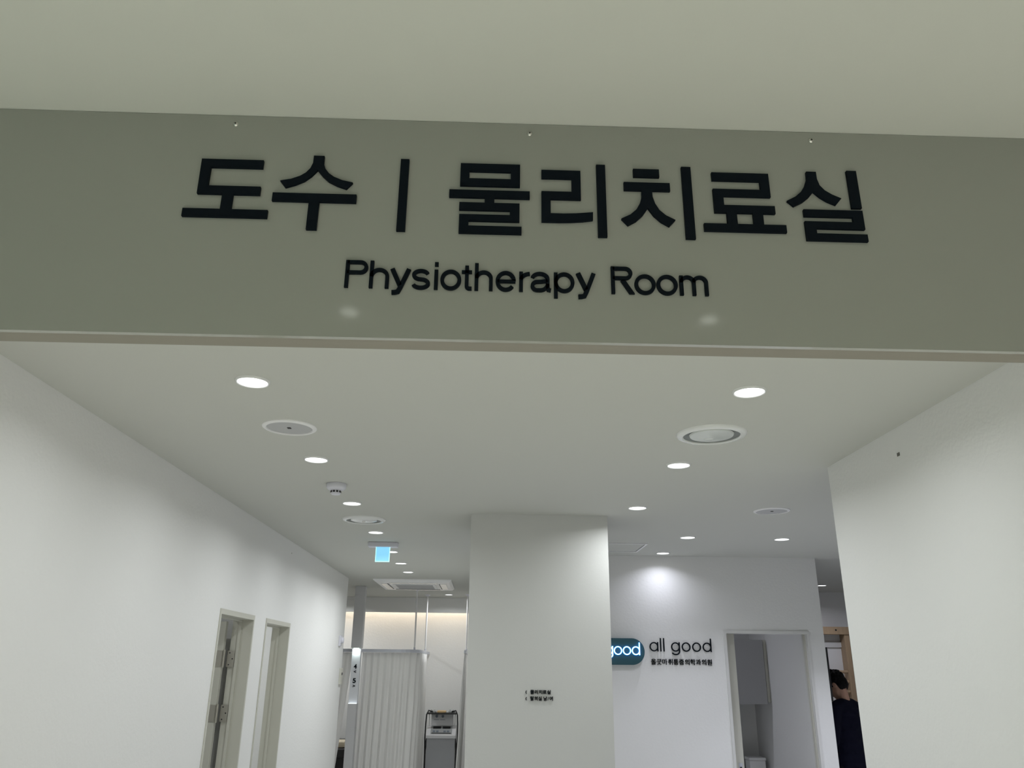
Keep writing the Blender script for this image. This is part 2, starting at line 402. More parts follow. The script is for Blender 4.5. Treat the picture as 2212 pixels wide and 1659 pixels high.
# ================================================================ SIGN BOARD
SY = 1.270
sign = thing('sign_board', 'grey-green sign board with raised black Korean letters above Physiotherapy Room', 'sign', (0.04, SY, 2.2885))
obj('board', bx(NB(), -1.84, 1.90, SY, 1.281, 2.2885, CZ-0.001), 'board', sign)
Y0, Y1 = SY-0.006, SY-0.0002
KS = 1.264/1.258
def zz(pts): return [(x*KS/1000.0, CAMZ+z*KS/1000.0) for x, z in pts]
def rect(bm, x0, x1, z0, z1): poly(bm, zz([(x0, z0), (x1, z0), (x1, z1), (x0, z1)]), Y0, Y1)
def pl(bm, pts): poly(bm, zz(pts), Y0, Y1)
letters = []
b = NB(); pl(b, [(-550, 890.5), (-435, 890.5), (-435, 873), (-531, 873), (-531, 832.5), (-434, 832.5), (-434, 815), (-549, 815)])
rect(b, -502.5, -482.5, 783, 815); rect(b, -570, -415.5, 766.5, 783); letters.append(b)
b = NB(); half = [(-342.5, 904), (-342.5, 888), (-346.5, 876), (-354, 866), (-364, 858.5), (-380, 851.5), (-400, 847), (-389, 833), (-371, 839.5), (-355, 848), (-343, 859), (-332.5, 872.5)]
pl(b, half + [(-665-x, z) for x, z in half[::-1][1:]]); rect(b, -410.5, -256, 803.5, 821); rect(b, -342.5, -323.5, 745, 803.5); letters.append(b)
b = NB(); rect(b, -178.5, -162.5, 747, 902); letters.append(b)
b = NB(); rect(b, -65, -48, 847.5, 896.5); rect(b, 30, 47.5, 847.5, 896.5); rect(b, -48, 30, 879.5, 896.5); rect(b, -48, 30, 847.5, 863.5)
rect(b, -84.5, 66, 822, 838); rect(b, -18, 0, 811, 822)
pl(b, [(-65, 811), (47, 811), (47, 772), (-47, 772), (-47, 761.5), (51, 761.5), (51, 746), (-64.5, 746), (-64.5, 785.5), (29, 785.5), (29, 795), (-65, 795)]); letters.append(b)
b = NB(); pl(b, [(88, 886.5), (162, 886.5), (162, 823), (105, 823), (105, 792), (130, 792), (152, 793), (184, 796.5), (183.5, 780), (165, 777), (143, 775), (120, 774), (88, 774), (88, 839.5), (145, 839.5), (145, 868.5), (88, 868.5)])
rect(b, 192.5, 209.5, 745, 901.5); letters.append(b)
b = NB(); rect(b, 263, 312.5, 877, 894.5); rect(b, 244, 331.5, 847, 864.5)
half = [(277.5, 847), (276.8, 833), (273, 819), (265.5, 805), (254, 794), (236.5, 784.5), (248.5, 770.5), (264, 780), (277, 793), (287.2, 809)]
pl(b, half + [(574.4-x, z) for x, z in half[::-1][1:]]); rect(b, 355.5, 373.5, 745.5, 902); letters.append(b)
b = NB(); pl(b, [(413, 891.5), (522.5, 891.5), (522.5, 839.5), (432, 839.5), (432, 820), (528, 820), (528, 803.5), (413, 803.5), (413, 855), (504.5, 855), (504.5, 874), (413, 874)])
rect(b, 435.5, 454.5, 779.5, 803.5); rect(b, 485, 504, 779.5, 803.5); rect(b, 391, 545.5, 763.5, 779.5); letters.append(b)
b = NB(); pl(b, [(597, 899), (596, 882), (591, 868), (582, 853.5), (570, 842.5), (553, 833), (565, 821), (583, 831), (596, 842), (606, 854.5), (617, 843), (630, 834), (646, 826.5), (658, 841), (641, 849), (628, 858), (619.5, 869), (616, 883), (616, 899)])
rect(b, 675.5, 694.5, 820.5, 903.5)
pl(b, [(582, 815), (694.5, 815), (694.5, 774.5), (602, 774.5), (602, 764), (697, 764), (697, 749), (581.5, 749), (581.5, 789.5), (674, 789.5), (674, 800), (582, 800)]); letters.append(b)
for b in letters: obj('letter', b, 'letter', sign)
# Physiotherapy Room
eng = [('P', -264, -224), ('h', -220.5, -185.5), ('y', -184, -147), ('s', -145.5, -112), ('i', -106, -97), ('o', -94, -56.5), ('t', -56, -37.5), ('h', -32.5, 0), ('e', 5, 41.5),
       ('r', 47.5, 66.5), ('a', 68, 104.5), ('p', 110, 147), ('y', 150, 185.5), ('R', 213.5, 255.5), ('o', 255.5, 294), ('o', 295.5, 334), ('m', 337.5, 389.5)]
ST = 6.6                                                     # stroke width, mm
def stroke(bm, pts, w=ST, y0=SY-0.005):
    """constant-width line through pts (mm), as one flat polygon pushed out along y"""
    L_, R_ = [], []
    for i, p in enumerate(pts):
        p = Vector(p); d1_ = (p-Vector(pts[i-1])).normalized() if i else None; d2_ = (Vector(pts[i+1])-p).normalized() if i < len(pts)-1 else None
        d = ((d1_ or d2_)+(d2_ or d1_)).normalized(); n = Vector((-d.y, d.x)); k = w/2/max(0.5, n.dot(Vector((-(d1_ or d2_).y, (d1_ or d2_).x))))
        L_.append((p.x+n.x*k, p.y+n.y*k)); R_.append((p.x-n.x*k, p.y-n.y*k))
    for i in range(len(pts)-1):
        poly(bm, zz([L_[i], L_[i+1], R_[i+1], R_[i]]), y0, Y1)
def arc(cx, cz, rx, rz, a0, a1, n=16):
    return [(cx+rx*math.cos(math.radians(a0+(a1-a0)*k/n)), cz+rz*math.sin(math.radians(a0+(a1-a0)*k/n))) for k in range(n+1)]
BL, XH, CAP, DES, H_ = 630.5, 669.5, 684.5, 619.0, ST/2
def bar(bm, x0, x1, z0, z1): poly(bm, zz([(x0, z0), (x1, z0), (x1, z1), (x0, z1)]), SY-0.005, Y1)
def english(bm, ch, x0, x1):
    a, c = x0+H_, x1-H_; mid = (x0+x1)/2; zm = (BL+XH)/2; rz = (XH-BL)/2-H_+0.6; rx = (x1-x0)/2-H_
    if ch == 'o': stroke(bm, arc(mid, zm, rx, rz, 0, 360, 32))
    elif ch == 'P' or ch == 'R':
        bar(bm, x0, x0+ST, BL, CAP); zc_ = 671.0 if ch == 'P' else 671.5; rb = CAP-H_-zc_; xr = (x1 if ch == 'P' else x1-3)-H_-rb
        stroke(bm, [(x0+ST*0.5, CAP-H_), (xr, CAP-H_)] + arc(xr, zc_, rb, rb, 90, -90, 14)[1:] + [(x0+ST*0.5, zc_-rb)])
        if ch == 'R': poly(bm, zz([(mid-4, 656), (mid+5.5, 656), (x1, BL), (x1-9.5, BL)]), SY-0.005, Y1)
    elif ch in 'hm':
        bar(bm, x0, x0+ST, BL, CAP if ch == 'h' else XH)
        xs_ = [(a, c)] if ch == 'h' else [(a, mid), (mid, c)]
        for p, q in xs_:
            r_ = (q-p)/2; stroke(bm, [(p, XH-H_-r_*0.95)] + arc((p+q)/2, XH-H_-r_*0.9, r_, r_*0.95, 180, 0, 16)[1:] + [(q, BL)])
    elif ch == 'y':
        stroke(bm, [(x0+H_+0.3, XH), (mid, BL+6)], 8.2); stroke(bm, [(x1-H_-0.3, XH), (mid+1.2, BL+3), (mid-3, BL-6), (mid-8, DES+4.0), (mid-14.0, DES+3.6)], 7.8)
    elif ch == 's':
        rr_ = (XH-BL-ST+1.2)/4; w2 = rx
        stroke(bm, arc(mid, zm+rr_, w2-0.8, rr_, 18, 180, 12) + arc(mid, zm+rr_, w2-0.8, rr_, 190, 250, 4) + arc(mid, zm-rr_, w2, rr_, 70, 10, 4) + arc(mid, zm-rr_, w2, rr_, 0, -162, 12))
    elif ch == 'i':
        bar(bm, mid-H_, mid+H_, BL, XH); bar(bm, mid-H_, mid+H_, CAP-7.5, CAP)
    elif ch == 't':
        xs_ = x0+6.0+H_; bar(bm, x0, x1, XH-ST+0.8, XH)
        stroke(bm, [(xs_, XH+9.5), (xs_, BL+H_+5)] + arc(xs_+5, BL+H_+5, 5, 5, 180, 270, 6)[1:] + [(x1, BL+H_)])
    elif ch == 'e':
        stroke(bm, arc(mid, zm, rx, rz, 3, 322, 30)); bar(bm, x0+H_, x1-0.6, zm-H_*0.95, zm+H_*0.85)
    elif ch == 'r':
        bar(bm, x0, x0+ST, BL, XH); stroke(bm, [(a, XH-16)] + arc(x1+1.5, XH-16, x1+1.5-a, 16-H_, 180, 95, 8)[1:])
    elif ch == 'a':
        c2 = c-2.4
        stroke(bm, arc(mid-1.5, XH-H_-10.5, c2-mid+1.5, 11, 165, 0, 14) + [(c2, BL+9), (c2+1.2, BL+4.2), (x1, BL+H_)])
        zc_ = BL+11.6; rb = 11.6-H_
        stroke(bm, [(c2, zc_+rb+2.6), (mid+2, zc_+rb+0.6), (a+rb, zc_+rb)] + arc(a+rb, zc_, rb, rb, 90, 270, 12)[1:] + arc(mid-1, zc_+5.5, c2-mid+1, rb+5.5, -90, -5, 8))
    elif ch == 'p':
        bar(bm, x0, x0+ST, DES, XH); stroke(bm, arc(mid, zm, rx, rz, 0, 360, 32))
for ch, x0, x1 in eng:
    b = NB(); english(b, ch, x0, x1); obj('letter', b, 'letter', sign)
for x, z in ((-502, 979.5), (66, 977), (621, 980)):
    b = lathe(NB(), [(0, -0.0028), (0.0022, -0.0027), (0.0042, -0.0016), (0.0052, 0.0)], (x/1000, SY-0.0001, CAMZ+z/1000), 20, 'y')
    s = obj('screw', b, 'screw', sign, True)
    b = NB(); X, Z = x/1000, CAMZ+z/1000
    bx(b, X-0.0020, X+0.0020, SY-0.0034, SY-0.0027, Z-0.0006, Z+0.0006); bx(b, X-0.0006, X+0.0006, SY-0.0034, SY-0.0027, Z-0.0020, Z+0.0020)
    obj('screw_slot', b, 'black', s)

# ================================================================ CEILING FIXTURES
def speaker(x, y, label):
    t = thing('ceiling_speaker', label, 'speaker', (x, y, CZ), 0, 'round ceiling speakers')
    obj('rim', lathe(NB(), [(0.100, -0.004), (0.102, -0.009), (0.112, -0.008), (0.119, -0.004), (0.120, 0)], seg=56), 'white', t, True, True)
    obj('grille', lathe(NB(), [(0, -0.0055), (0.05, -0.0055), (0.101, -0.0045)], seg=56), 'grille', t, True, True)
    obj('badge', bx(NB(), -0.008, 0.008, -0.014, 0.006, -0.0075, -0.0052), 'black', t, local=True)
    return t
speaker(-0.898, 3.405, 'round white ceiling speaker with grey grille behind the nearest left downlight')
s2 = speaker(1.903, 5.18, 'round white ceiling speaker near the end of the right wall')
def diffuser(x, y, label, film):
    t = thing('air_diffuser', label, 'air diffuser', (x, y, CZ), 0, 'round air diffusers in the ceiling')
    obj('outer_ring', lathe(NB(), [(0.126, 0.0), (0.126, -0.010), (0.131, -0.015), (0.147, -0.012), (0.156, -0.006), (0.158, 0)], seg=64), 'wgloss', t, True, True)
    obj('throat', lathe(NB(), [(0.126, -0.006), (0.120, -0.002), (0.0, -0.001)], seg=64), 'duct', t, True, True)
    if film:
        c = obj('centre_cone', lathe(NB(), [(0.0, -0.016), (0.03, -0.0165), (0.075, -0.013), (0.096, -0.010), (0.1, -0.004)], seg=64), 'film', t, True, True)
        obj('hub', lathe(NB(), [(0, -0.0195), (0.018, -0.019), (0.022, -0.0165)], (-0.005, 0.03, 0), 24), 'film', c, True, True)
    else:
        c = obj('centre_cone', lathe(NB(), [(0.0, -0.013), (0.04, -0.0165), (0.080, -0.013), (0.094, -0.008), (0.096, -0.003)], seg=64), 'wgloss', t, True, True)
        obj('hub', lathe(NB(), [(0, -0.022), (0.007, -0.021), (0.010, -0.0145)], (0, 0, 0), 20), 'screw', c, True, True)
    return t
diffuser(1.006, 3.392, 'large round air diffuser still wrapped in film in the right half of the ceiling', True)
diffuser(-0.907, 5.765, 'round air diffuser with a bright centre screw in the left ceiling row', False)
# smoke detector
t = thing('smoke_detector', 'white round smoke detector under the ceiling between the second and third left downlights', 'smoke detector', (-0.895, 4.57, CZ))
obj('base', lathe(NB(), [(0.056, 0), (0.058, -0.004), (0.058, -0.020), (0.054, -0.028), (0.045, -0.036), (0.030, -0.040), (0.0, -0.040)], seg=40), 'lav', t, True, True)
hd = obj('sensor_head', lathe(NB(), [(0.030, -0.038), (0.029, -0.058), (0.024, -0.064), (0, -0.066)], seg=40), 'lav', t, True, True)
for k in range(10):
    a = 2*PI*k/10+0.12
    b = bx(NB(), -0.006, 0.006, -0.0015, 0.0015, -0.054, -0.043)
    bmesh.ops.transform(b, matrix=Matrix.Translation((0.0296*math.cos(a), 0.0296*math.sin(a), 0)) @ Matrix.Rotation(a+PI/2, 4, 'Z'), verts=b.verts)
    obj('slot', b, 'black', hd, local=True)
# exit light seen from its blank side
t = thing('exit_light', 'glowing pale blue exit light panel hanging from a white ceiling box', 'exit light', (-0.903, 6.90, CZ))
obj('housing', bx(NB(), -0.128, 0.128, -0.035, 0.055, -0.041, 0.0, 0.006), 'lav', t, local=True)
pn = obj('panel', bx(NB(), -0.056, 0.056, -0.006, 0.006, -0.160, -0.041), 'exit', t, local=True)
b = NB(); bx(b, -0.0615, -0.056, -0.007, 0.007, -0.166, -0.041); bx(b, 0.056, 0.0615, -0.007, 0.007, -0.166, -0.041); bx(b, -0.056, 0.056, -0.007, 0.007, -0.166, -0.160)
obj('panel_edge', b, 'exit_edge', pn, local=True)
# ceiling cassette air conditioner
AX, AY = -0.922, 10.54
t = thing('ceiling_air_conditioner', 'white square cassette air conditioner in the far ceiling above the curtains', 'air conditioner', (AX, AY, CZ))
hw, hd_ = 0.485, 0.57
b = NB()
o4 = [(-hw, -hd_), (hw, -hd_), (hw, hd_), (-hw, hd_)]
v0 = [b.verts.new((x, y, 0)) for x, y in o4]; v1 = [b.verts.new((x*0.995, y*0.995, -0.012)) for x, y in o4]; v2 = [b.verts.new((x*0.93, y*0.93, -0.035)) for x, y in o4]
for p, q in ((v0, v1), (v1, v2)):
    for i in range(4): b.faces.new((p[i], p[(i+1) % 4], q[(i+1) % 4], q[i]))
b.faces.new(v2)
obj('panel', b, 'white', t, local=True)
g = obj('intake_grille', bx(NB(), -0.27, 0.27, -0.30, 0.30, -0.042, -0.035, 0.003), 'white', t, local=True)
for k in range(14):
    y = -0.26+k*0.04
    obj('slat', bx(NB(), -0.235, 0.235, y-0.012, y+0.012, -0.0455, -0.042), 'grille', g, local=True)
for a, L, d in ((0, 0.30, 0.435), (PI/2, 0.36, 0.37), (PI, 0.30, 0.435), (-PI/2, 0.36, 0.37)):
    b = bx(NB(), -L, L, -d-0.04, -d+0.04, -0.040, -0.034, 0.003)
    bmesh.ops.rotate(b, verts=b.verts, cent=(0, 0, 0), matrix=Matrix.Rotation(a, 3, 'Z'))
    lv = obj('louver', b, 'wgloss', t, local=True)
    b = bx(NB(), -L, L, -d+0.042, -d+0.050, -0.0395, -0.034)
    bmesh.ops.rotate(b, verts=b.verts, cent=(0, 0, 0), matrix=Matrix.Rotation(a, 3, 'Z'))
    obj('louver_gap', b, 'black', lv, local=True)
# ceiling access hatch
t = thing('ceiling_hatch', 'square ceiling access hatch with a thin metal frame beside the pillar', 'hatch', (1.12, 6.97, CZ))
b = NB(); s = 0.25
for x0, x1, y0, y1 in ((-s, s, -s, -s+0.016), (-s, s, s-0.016, s), (-s, -s+0.016, -s+0.016, s-0.016), (s-0.016, s, -s+0.016, s-0.016)): bx(b, x0, x1, y0, y1, -0.009, 0)
obj('frame', b, 'white', t, local=True)
obj('hatch_door', bx(NB(), -s+0.021, s-0.021, -s+0.021, s-0.021, -0.004, 0), 'ceiling', t, local=True)
b = NB()
for x0, x1, y0, y1 in ((-s+.016, s-.016, -s+.016, -s+.021), (-s+.016, s-.016, s-.021, s-.016), (-s+.016, -s+.021, -s+.021, s-.021), (s-.021, s-.016, -s+.021, s-.021)): bx(b, x0, x1, y0, y1, -0.001, 0)
obj('gap', b, 'cabdark', t, local=True)

# ================================================================ WALL DEVICES
t = thing('fire_alarm', 'white fire alarm on the far end of the left wall', 'alarm', (XL, 9.66, 1.95))
obj('back_plate', bx(NB(), 0, 0.022, -0.055, 0.055, 0, 0.118, 0.004), 'lav', t, local=True)
obj('sounder', lathe(NB(), [(0.036, 0.020), (0.036, 0.042), (0.028, 0.050), (0, 0.052)], (0, 0.0, 0.066), 28, 'x'), 'lav', t, True, True)
obj('lamp_lens', bx(NB(), 0.018, 0.03, -0.02, 0.02, 0.004, 0.022, 0.003), 'grille', t, local=True)
t = thing('wall_controller', 'slim beige wall controller with a black window on the left wall end', 'controller', (XL, 9.865, 1.53))
obj('casing', bx(NB(), 0, 0.024, -0.058, 0.058, 0, 0.178, 0.003), 'frame', t, local=True)
obj('display', bx(NB(), 0.0235, 0.0255, -0.030, 0.035, 0.103, 0.130), 'black', t, local=True)
o = obj('wall_tag', bx(NB(), XR-0.002, XR-0.0002, 3.244, 3.266, 2.626, 2.641, 0.0006), 'tag'); rebase(o, (XR, 3.255, 2.626))
tag(o, 'tiny dark grey tag stuck high on the right wall', 'tag')
o = obj('wall_anchor', lathe(NB(), [(0, 0.002), (0.004, 0.002), (0.006, 0.0002)], (XL, 6.967, 2.655), 12, 'x'), 'tag'); rebase(o, (XL, 6.967, 2.655))
tag(o, 'tiny dark anchor high on the left wall', 'anchor')

# ================================================================ LETTERING ON WALLS
def line_of_text(parent, text, x0, x1, zb0, zb1, zt, y0, y1, offset, material, sp=1.0):
    """a row of characters of one height, split by their own widths between x0 and x1"""
    adv = []
    for ch in text:
        if ch == ' ': adv.append((None, 0.28)); continue
        vs, _ = glyph(ch, offset); a, c = min(v[0] for v in vs), max(v[0] for v in vs)
        adv.append(((a, c), (0.92 if ord(ch) > 0x1100 else (c-a)+0.12)*sp))
    tot = sum(a[1] for a in adv); k = (x1-x0)/tot; x = x0
    for ch, (bb, w_) in zip(text, adv):
        if bb:
            base = zb0 + (zb1-zb0)*((x-x0)/(x1-x0))
            mid = x + w_*k/2; hw_ = (bb[1]-bb[0])*k/2
            b = glyph_fit(NB(), ch, mid-hw_, mid+hw_, base, zt, y0, y1, offset)
            obj('letter', b, material, parent)
        x += w_*k
# pillar wayfinding letters
PYF = 5.47
for row, (txt, x1, zb, lab) in enumerate((('물리치료실', 0.4325, 1.5795, 'upper of two small black lines of lettering with an arrow on the pillar'),
                                         ('탈의실 남/여', 0.447, 1.5405, 'lower of two small black lines of lettering with an arrow on the pillar'))):
    t = thing('wayfinding_lettering', lab, 'lettering', (0.355, PYF, zb), 0, 'lettering on the pillar')
    line_of_text(t, txt, 0.297, x1, zb+0.003, zb+0.003, 0.0285, PYF-0.008, PYF-0.0003, 0.012, 'letter', 0.98)
    b = NB(); zc = zb+0.0125
    poly(b, [(0.2660, zc), (0.2715, zc+0.0095), (0.2755, zc+0.0095), (0.2705, zc), (0.2755, zc-0.0095), (0.2715, zc-0.0095)], PYF-0.008, PYF-0.0003)
    obj('arrow', b, 'letter', t)
# geometric latin letters made from rings and bars
def geo(bm, ch, x, zb, xh, st, y0, y1):
    """returns advance; xh = x-height, st = stroke"""
    r = xh/2; cz = zb+r
    if ch in 'agdo':
        ring(bm, x+r, cz, r, r-st, y0, y1, 40)
    if ch == 'l':
        bx(bm, x, x+st, y0, y1, zb, zb+xh*1.43); return st
    if ch == 'a': bx(bm, x+2*r-st, x+2*r, y0-0.0002, y1, zb, zb+xh)
    if ch == 'd': bx(bm, x+2*r-st, x+2*r, y0-0.0002, y1, zb, zb+xh*1.43)
    if ch == 'g':
        bx(bm, x+2*r-st, x+2*r, y0-0.0002, y1, zb+st*0.2, zb+xh)
        pts = []; c2 = zb+st*0.2; 
        for k in range(17):
            a = -k/16*PI*0.86; pts.append((x+r+r*math.cos(a), c2+r*0.80*math.sin(a)))
        for k in range(16, -1, -1):
            a = -k/16*PI*0.86; pts.append((x+r+(r-st)*math.cos(a), c2+(r*0.80-st)*math.sin(a)))
        poly(bm, pts, y0, y1)
    return 2*r
BY = 7.52
t = thing('name_lettering', 'black wall lettering reading all good above a line of Korean letters', 'lettering', (1.78, BY, 1.77))
ltr = [('a', 1.5005), ('l', 1.5985), ('l', 1.6275), ('g', 1.6985), ('o', 1.7965), ('o', 1.893), ('d', 1.9895)]
for ch, x in ltr:
    b = NB(); geo(b, ch, x, 1.8895, 0.0815, 0.0105, BY-0.016, BY-0.006); obj('letter', b, 'letter', t)
    st_ = NB(); bx(st_, x+0.0755 if ch not in 'lo' else x+0.002, x+0.0795 if ch not in 'lo' else x+0.006, BY-0.0062, BY-0.0003, 1.928, 1.932); obj('standoff', st_, 'letter', t)
line_of_text(t, '올굿마취통증의학과의원', 1.5065, 2.0705, 1.7800, 1.7800, 0.0555, BY-0.014, BY-0.0003, 0.003, 'letter', 1.0)
# lit logo plate
t = thing('logo_sign', 'dark teal pill-shaped sign with glowing white letters half hidden by the pillar', 'sign', (1.05, BY, 1.77))
pts = []
cxr, cxl, zc, rr = 1.331, 0.80, 1.8855, 0.1145
for k in range(25):
    a = -PI/2+PI*k/24; pts.append((cxr+rr*math.cos(a), zc+rr*math.sin(a)))
for k in range(25):
    a = PI/2+PI*k/24; pts.append((cxl+rr*math.cos(a), zc+rr*math.sin(a)))
obj('plate', poly(NB(), pts, BY-0.055, BY-0.0003), 'teal', t)
for ch, x in (('g', 1.082), ('o', 1.1635), ('o', 1.2450), ('d', 1.3265)):
    b = NB(); geo(b, ch, x, 1.8565, 0.0735, 0.0080, BY-0.074, BY-0.068); lo = obj('letter', b, 'neon', t)
    b = NB(); geo(b, ch, x-0.0015, 1.8545, 0.0765, 0.0105, BY-0.0678, BY-0.062); obj('letter_bloom', b, 'bluebloom', lo)  # added glowing outline imitates the blue bloom

# ================================================================ THERAPY ROOM
PX, PYY = -1.70, 11.02
t = thing('number_post', 'grey post with a lit niche showing the numbers 4 and 5 between the curtains', 'post', (PX, PYY, 0))
obj('upper_body', bx(NB(), PX-0.068, PX+0.068, PYY-0.07, PYY+0.07, 1.955, CZ, 0.003), 'post', t)
obj('lower_body', bx(NB(), PX-0.055, PX+0.055, PYY-0.07, PYY+0.07, 0, 1.275, 0.003), 'post', t)
nf = obj('niche_back', bx(NB(), PX-0.055, PX+0.055, PYY-0.03, PYY+0.07, 1.275, 1.955), 'niche', t)
ldo = obj('niche_lamp', bx(NB(), PX-0.035, PX+0.035, PYY-0.062, PYY-0.04, 1.948, 1.9548), 'led', t)
obj('niche_ledge_glow', bx(NB(), PX-0.052, PX+0.052, PYY-0.069, PYY-0.034, 1.2755, 1.281), 'ledge_glow', t)  # bright line of caught light, put in as a glowing strip
ld = bpy.data.lights.new('lamp', 'AREA'); ld.shape = 'RECTANGLE'; ld.size = 0.07; ld.size_y = 0.02; ld.energy = 0.4; ld.color = (0.86, 1.0, 0.95)
lo = bpy.data.objects.new('lamp', ld); COL.objects.link(lo); lo.parent = ldo; lo.location = Vector((PX, PYY-0.051, 1.946)) - Vector((PX, PYY, 0))
for ch, zb, hh, mm in (('4', 1.698, 0.058, 'letter'), ('<', 1.648, 0.030, 'letter'), ('5', 1.523, 0.060, 'letter'), ('>', 1.473, 0.030, 'letter')):
    ww = 0.040 if ch in '45' else 0.032
    b = glyph_fit(NB(), ch, PX-ww/2, PX+ww/2, 0, 1, PYY-0.036, PYY-0.0302, 0.03, fit_z=(zb, zb+hh)); obj('digit' if ch in '45' else 'arrow', b, mm, nf)
# curtain rails
RZ = 1.928
def arcpath(x_start, y_front, x_side, y_end, rad):
    p = [(x_start, y_front), (x_start+(x_side-rad-x_start)*0.5, y_front), (x_side-rad, y_front)]
    for k in range(1, 9):
        a = PI/2*k/8; p.append((x_side-rad+rad*math.sin(a), y_front+rad-rad*math.cos(a)))
    p += [(x_side, (y_front+rad+y_end)/2), (x_side, y_end)]
    return p
def rail_strip(path, w_, z0, z1):
    bm = NB(); L_, R_ = [], []
    for i, p in enumerate(path):
        a = Vector(path[max(i-1, 0)]); c = Vector(path[min(i+1, len(path)-1)]); d = (c-a).normalized(); n = Vector((-d.y, d.x))*w_/2
        L_.append([bm.verts.new((p[0]+n.x, p[1]+n.y, z)) for z in (z0, z1)]); R_.append([bm.verts.new((p[0]-n.x, p[1]-n.y, z)) for z in (z0, z1)])
    for i in range(len(path)-1):
        bm.faces.new((L_[i][0], L_[i+1][0], L_[i+1][1], L_[i][1])); bm.faces.new((R_[i][0], R_[i][1], R_[i+1][1], R_[i+1][0]))
        bm.faces.new((L_[i][1], L_[i+1][1], R_[i+1][1], R_[i][1])); bm.faces.new((L_[i][0], R_[i][0], R_[i+1][0], L_[i+1][0]))
    for i in (0, -1): bm.faces.new((L_[i][0], L_[i][1], R_[i][1], R_[i][0]))
    return bm
railA = arcpath(-3.6, 11.13, -0.885, 13.09, 0.30)
t = thing('curtain_rail', 'bent curtain rail hung from two ceiling rods beside the number post', 'curtain rail', (-1.2, 11.13, RZ), 0, 'curtain rails in the therapy room')
obj('rail', rail_strip(railA, 0.024, RZ-0.02, RZ+0.02), 'alu', t)
def rod(t, x, y):
    b = NB(); cyl(b, (x, y, RZ+0.02), 0.011, CZ-RZ-0.02, seg=14); r_ = obj('rod', b, 'white', t, True)
    obj('flange', lathe(NB(), [(0.010, -0.03), (0.016, -0.022), (0.04, -0.004), (0.045, 0)], (x, y, CZ), 24), 'lav', r_, True)
    b = NB(); cyl(b, (x, y, RZ+0.02), 0.014, 0.03, seg=14); obj('collar', b, 'lav', r_, True)
rod(t, -0.962, 11.275); rod(t, -0.885, 12.24)
railB = [(-0.275, 11.2), (-0.275, 12.1), (-0.275, 13.09)]
t = thing('curtain_rail', 'short straight curtain rail mostly hidden behind the pillar edge', 'curtain rail', (-0.275, 11.2, RZ), 0, 'curtain rails in the therapy room')
obj('rail', rail_strip(railB, 0.024, RZ-0.02, RZ+0.02), 'alu', t); rod(t, -0.275, 12.07)

def curtain(name, label, path_top, path_bot, folds, amp, z0, z1, group, seed=1):
    """pleated cloth between a rail path (top) and a floor path (bottom), both lists of (x, y)"""
    rnd = random.Random(seed)
    def along(path, t_):
        seg = [(Vector(b_)-Vector(a_)).length for a_, b_ in zip(path, path[1:])]; L = sum(seg)*t_
        for (a_, b_), s_ in zip(zip(path, path[1:]), seg):
            if L <= s_ or (a_, b_) == (path[-2], path[-1]):
                d = (Vector(b_)-Vector(a_)).normalized(); return Vector(a_)+d*min(L, s_), Vector((-d.y, d.x))
            L -= s_
    NU, NV = folds*10, 14
    ph = [rnd.uniform(-0.6, 0.6) for _ in range(folds+2)]; am = [rnd.uniform(0.55, 1.15) for _ in range(folds+2)]
    bm = NB(); grid = []
    for i in range(NU+1):
        t_ = i/NU; fi = folds*(1-(1-t_)**1.5); k = int(min(fi, folds-1)); fr_ = fi-k
        amp_i = amp*(am[k]*(1-fr_)+am[k+1]*fr_); p_i = ph[k]*(1-fr_)+ph[k+1]*fr_
        wv = math.sin(2*PI*fi+p_i); wv = math.copysign(abs(wv)**0.8, wv)
        a_, n1 = along(path_top, t_); b_, n2 = along(path_bot, t_)
        colm = []
        for j in range(NV+1):
            s_ = j/NV; p = a_*(1-s_)+b_*s_; n = (n1*(1-s_)+n2*s_)
            q = p + n*amp_i*wv*(0.55+0.45*min(1, s_*3))
            zt = z1
            colm.append(bm.verts.new((q.x, q.y, zt+(z0-zt)*s_)))
        grid.append(colm)
    for i in range(NU):
        for j in range(NV): bm.faces.new((grid[i][j], grid[i+1][j], grid[i+1][j+1], grid[i][j+1]))
    t = thing(name, label, 'curtain', (path_bot[0][0], path_bot[0][1], z0), 0, group)
    f = obj('fabric', bm, 'curtain', t, True)
    sm = f.modifiers.new('thickness', 'SOLIDIFY'); sm.thickness = 0.004; sm.offset = 0
    for i in range(folds+1):
        a_, n1 = along(path_top, min(1, max(0, i/folds)))
        b = NB(); bx(b, a_.x-0.003, a_.x+0.003, a_.y-0.003, a_.y+0.003, z1-0.012, RZ-0.0202); obj('hook', b, 'white', t)
    return t
topA = [p for p in railA[3:]]; 
curtain('curtain', 'wide white pleated curtain hanging right of the lit number post',
        [(-1.635, 11.135), (-1.185, 11.135)] + [q for q in railA if q[0] > -1.18 and q[1] < 12.2] + [(-0.885, 12.55)],
        [(-1.66, 11.14), (-1.30, 11.13), (-1.02, 11.20), (-0.92, 11.40), (-0.90, 11.9), (-0.90, 12.5)], 16, 0.030, 0.12, RZ-0.023, 'white curtains of the therapy room', 3)
curtain('curtain', 'narrow white curtain left of the lit number post, gathered toward the wall end',
        [(-2.30, 11.13), (-1.76, 11.13)], [(-2.30, 11.13), (-1.93, 11.15)], 8, 0.022, 0.12, RZ-0.023, 'white curtains of the therapy room', 5)
curtain('curtain', 'sliver of white curtain showing at the left edge of the pillar behind the machine',
        [(-0.275, 11.3), (-0.275, 12.3)], [(-0.36, 11.35), (-0.33, 12.25)], 9, 0.018, 0.12, RZ-0.023, 'white curtains of the therapy room', 9)
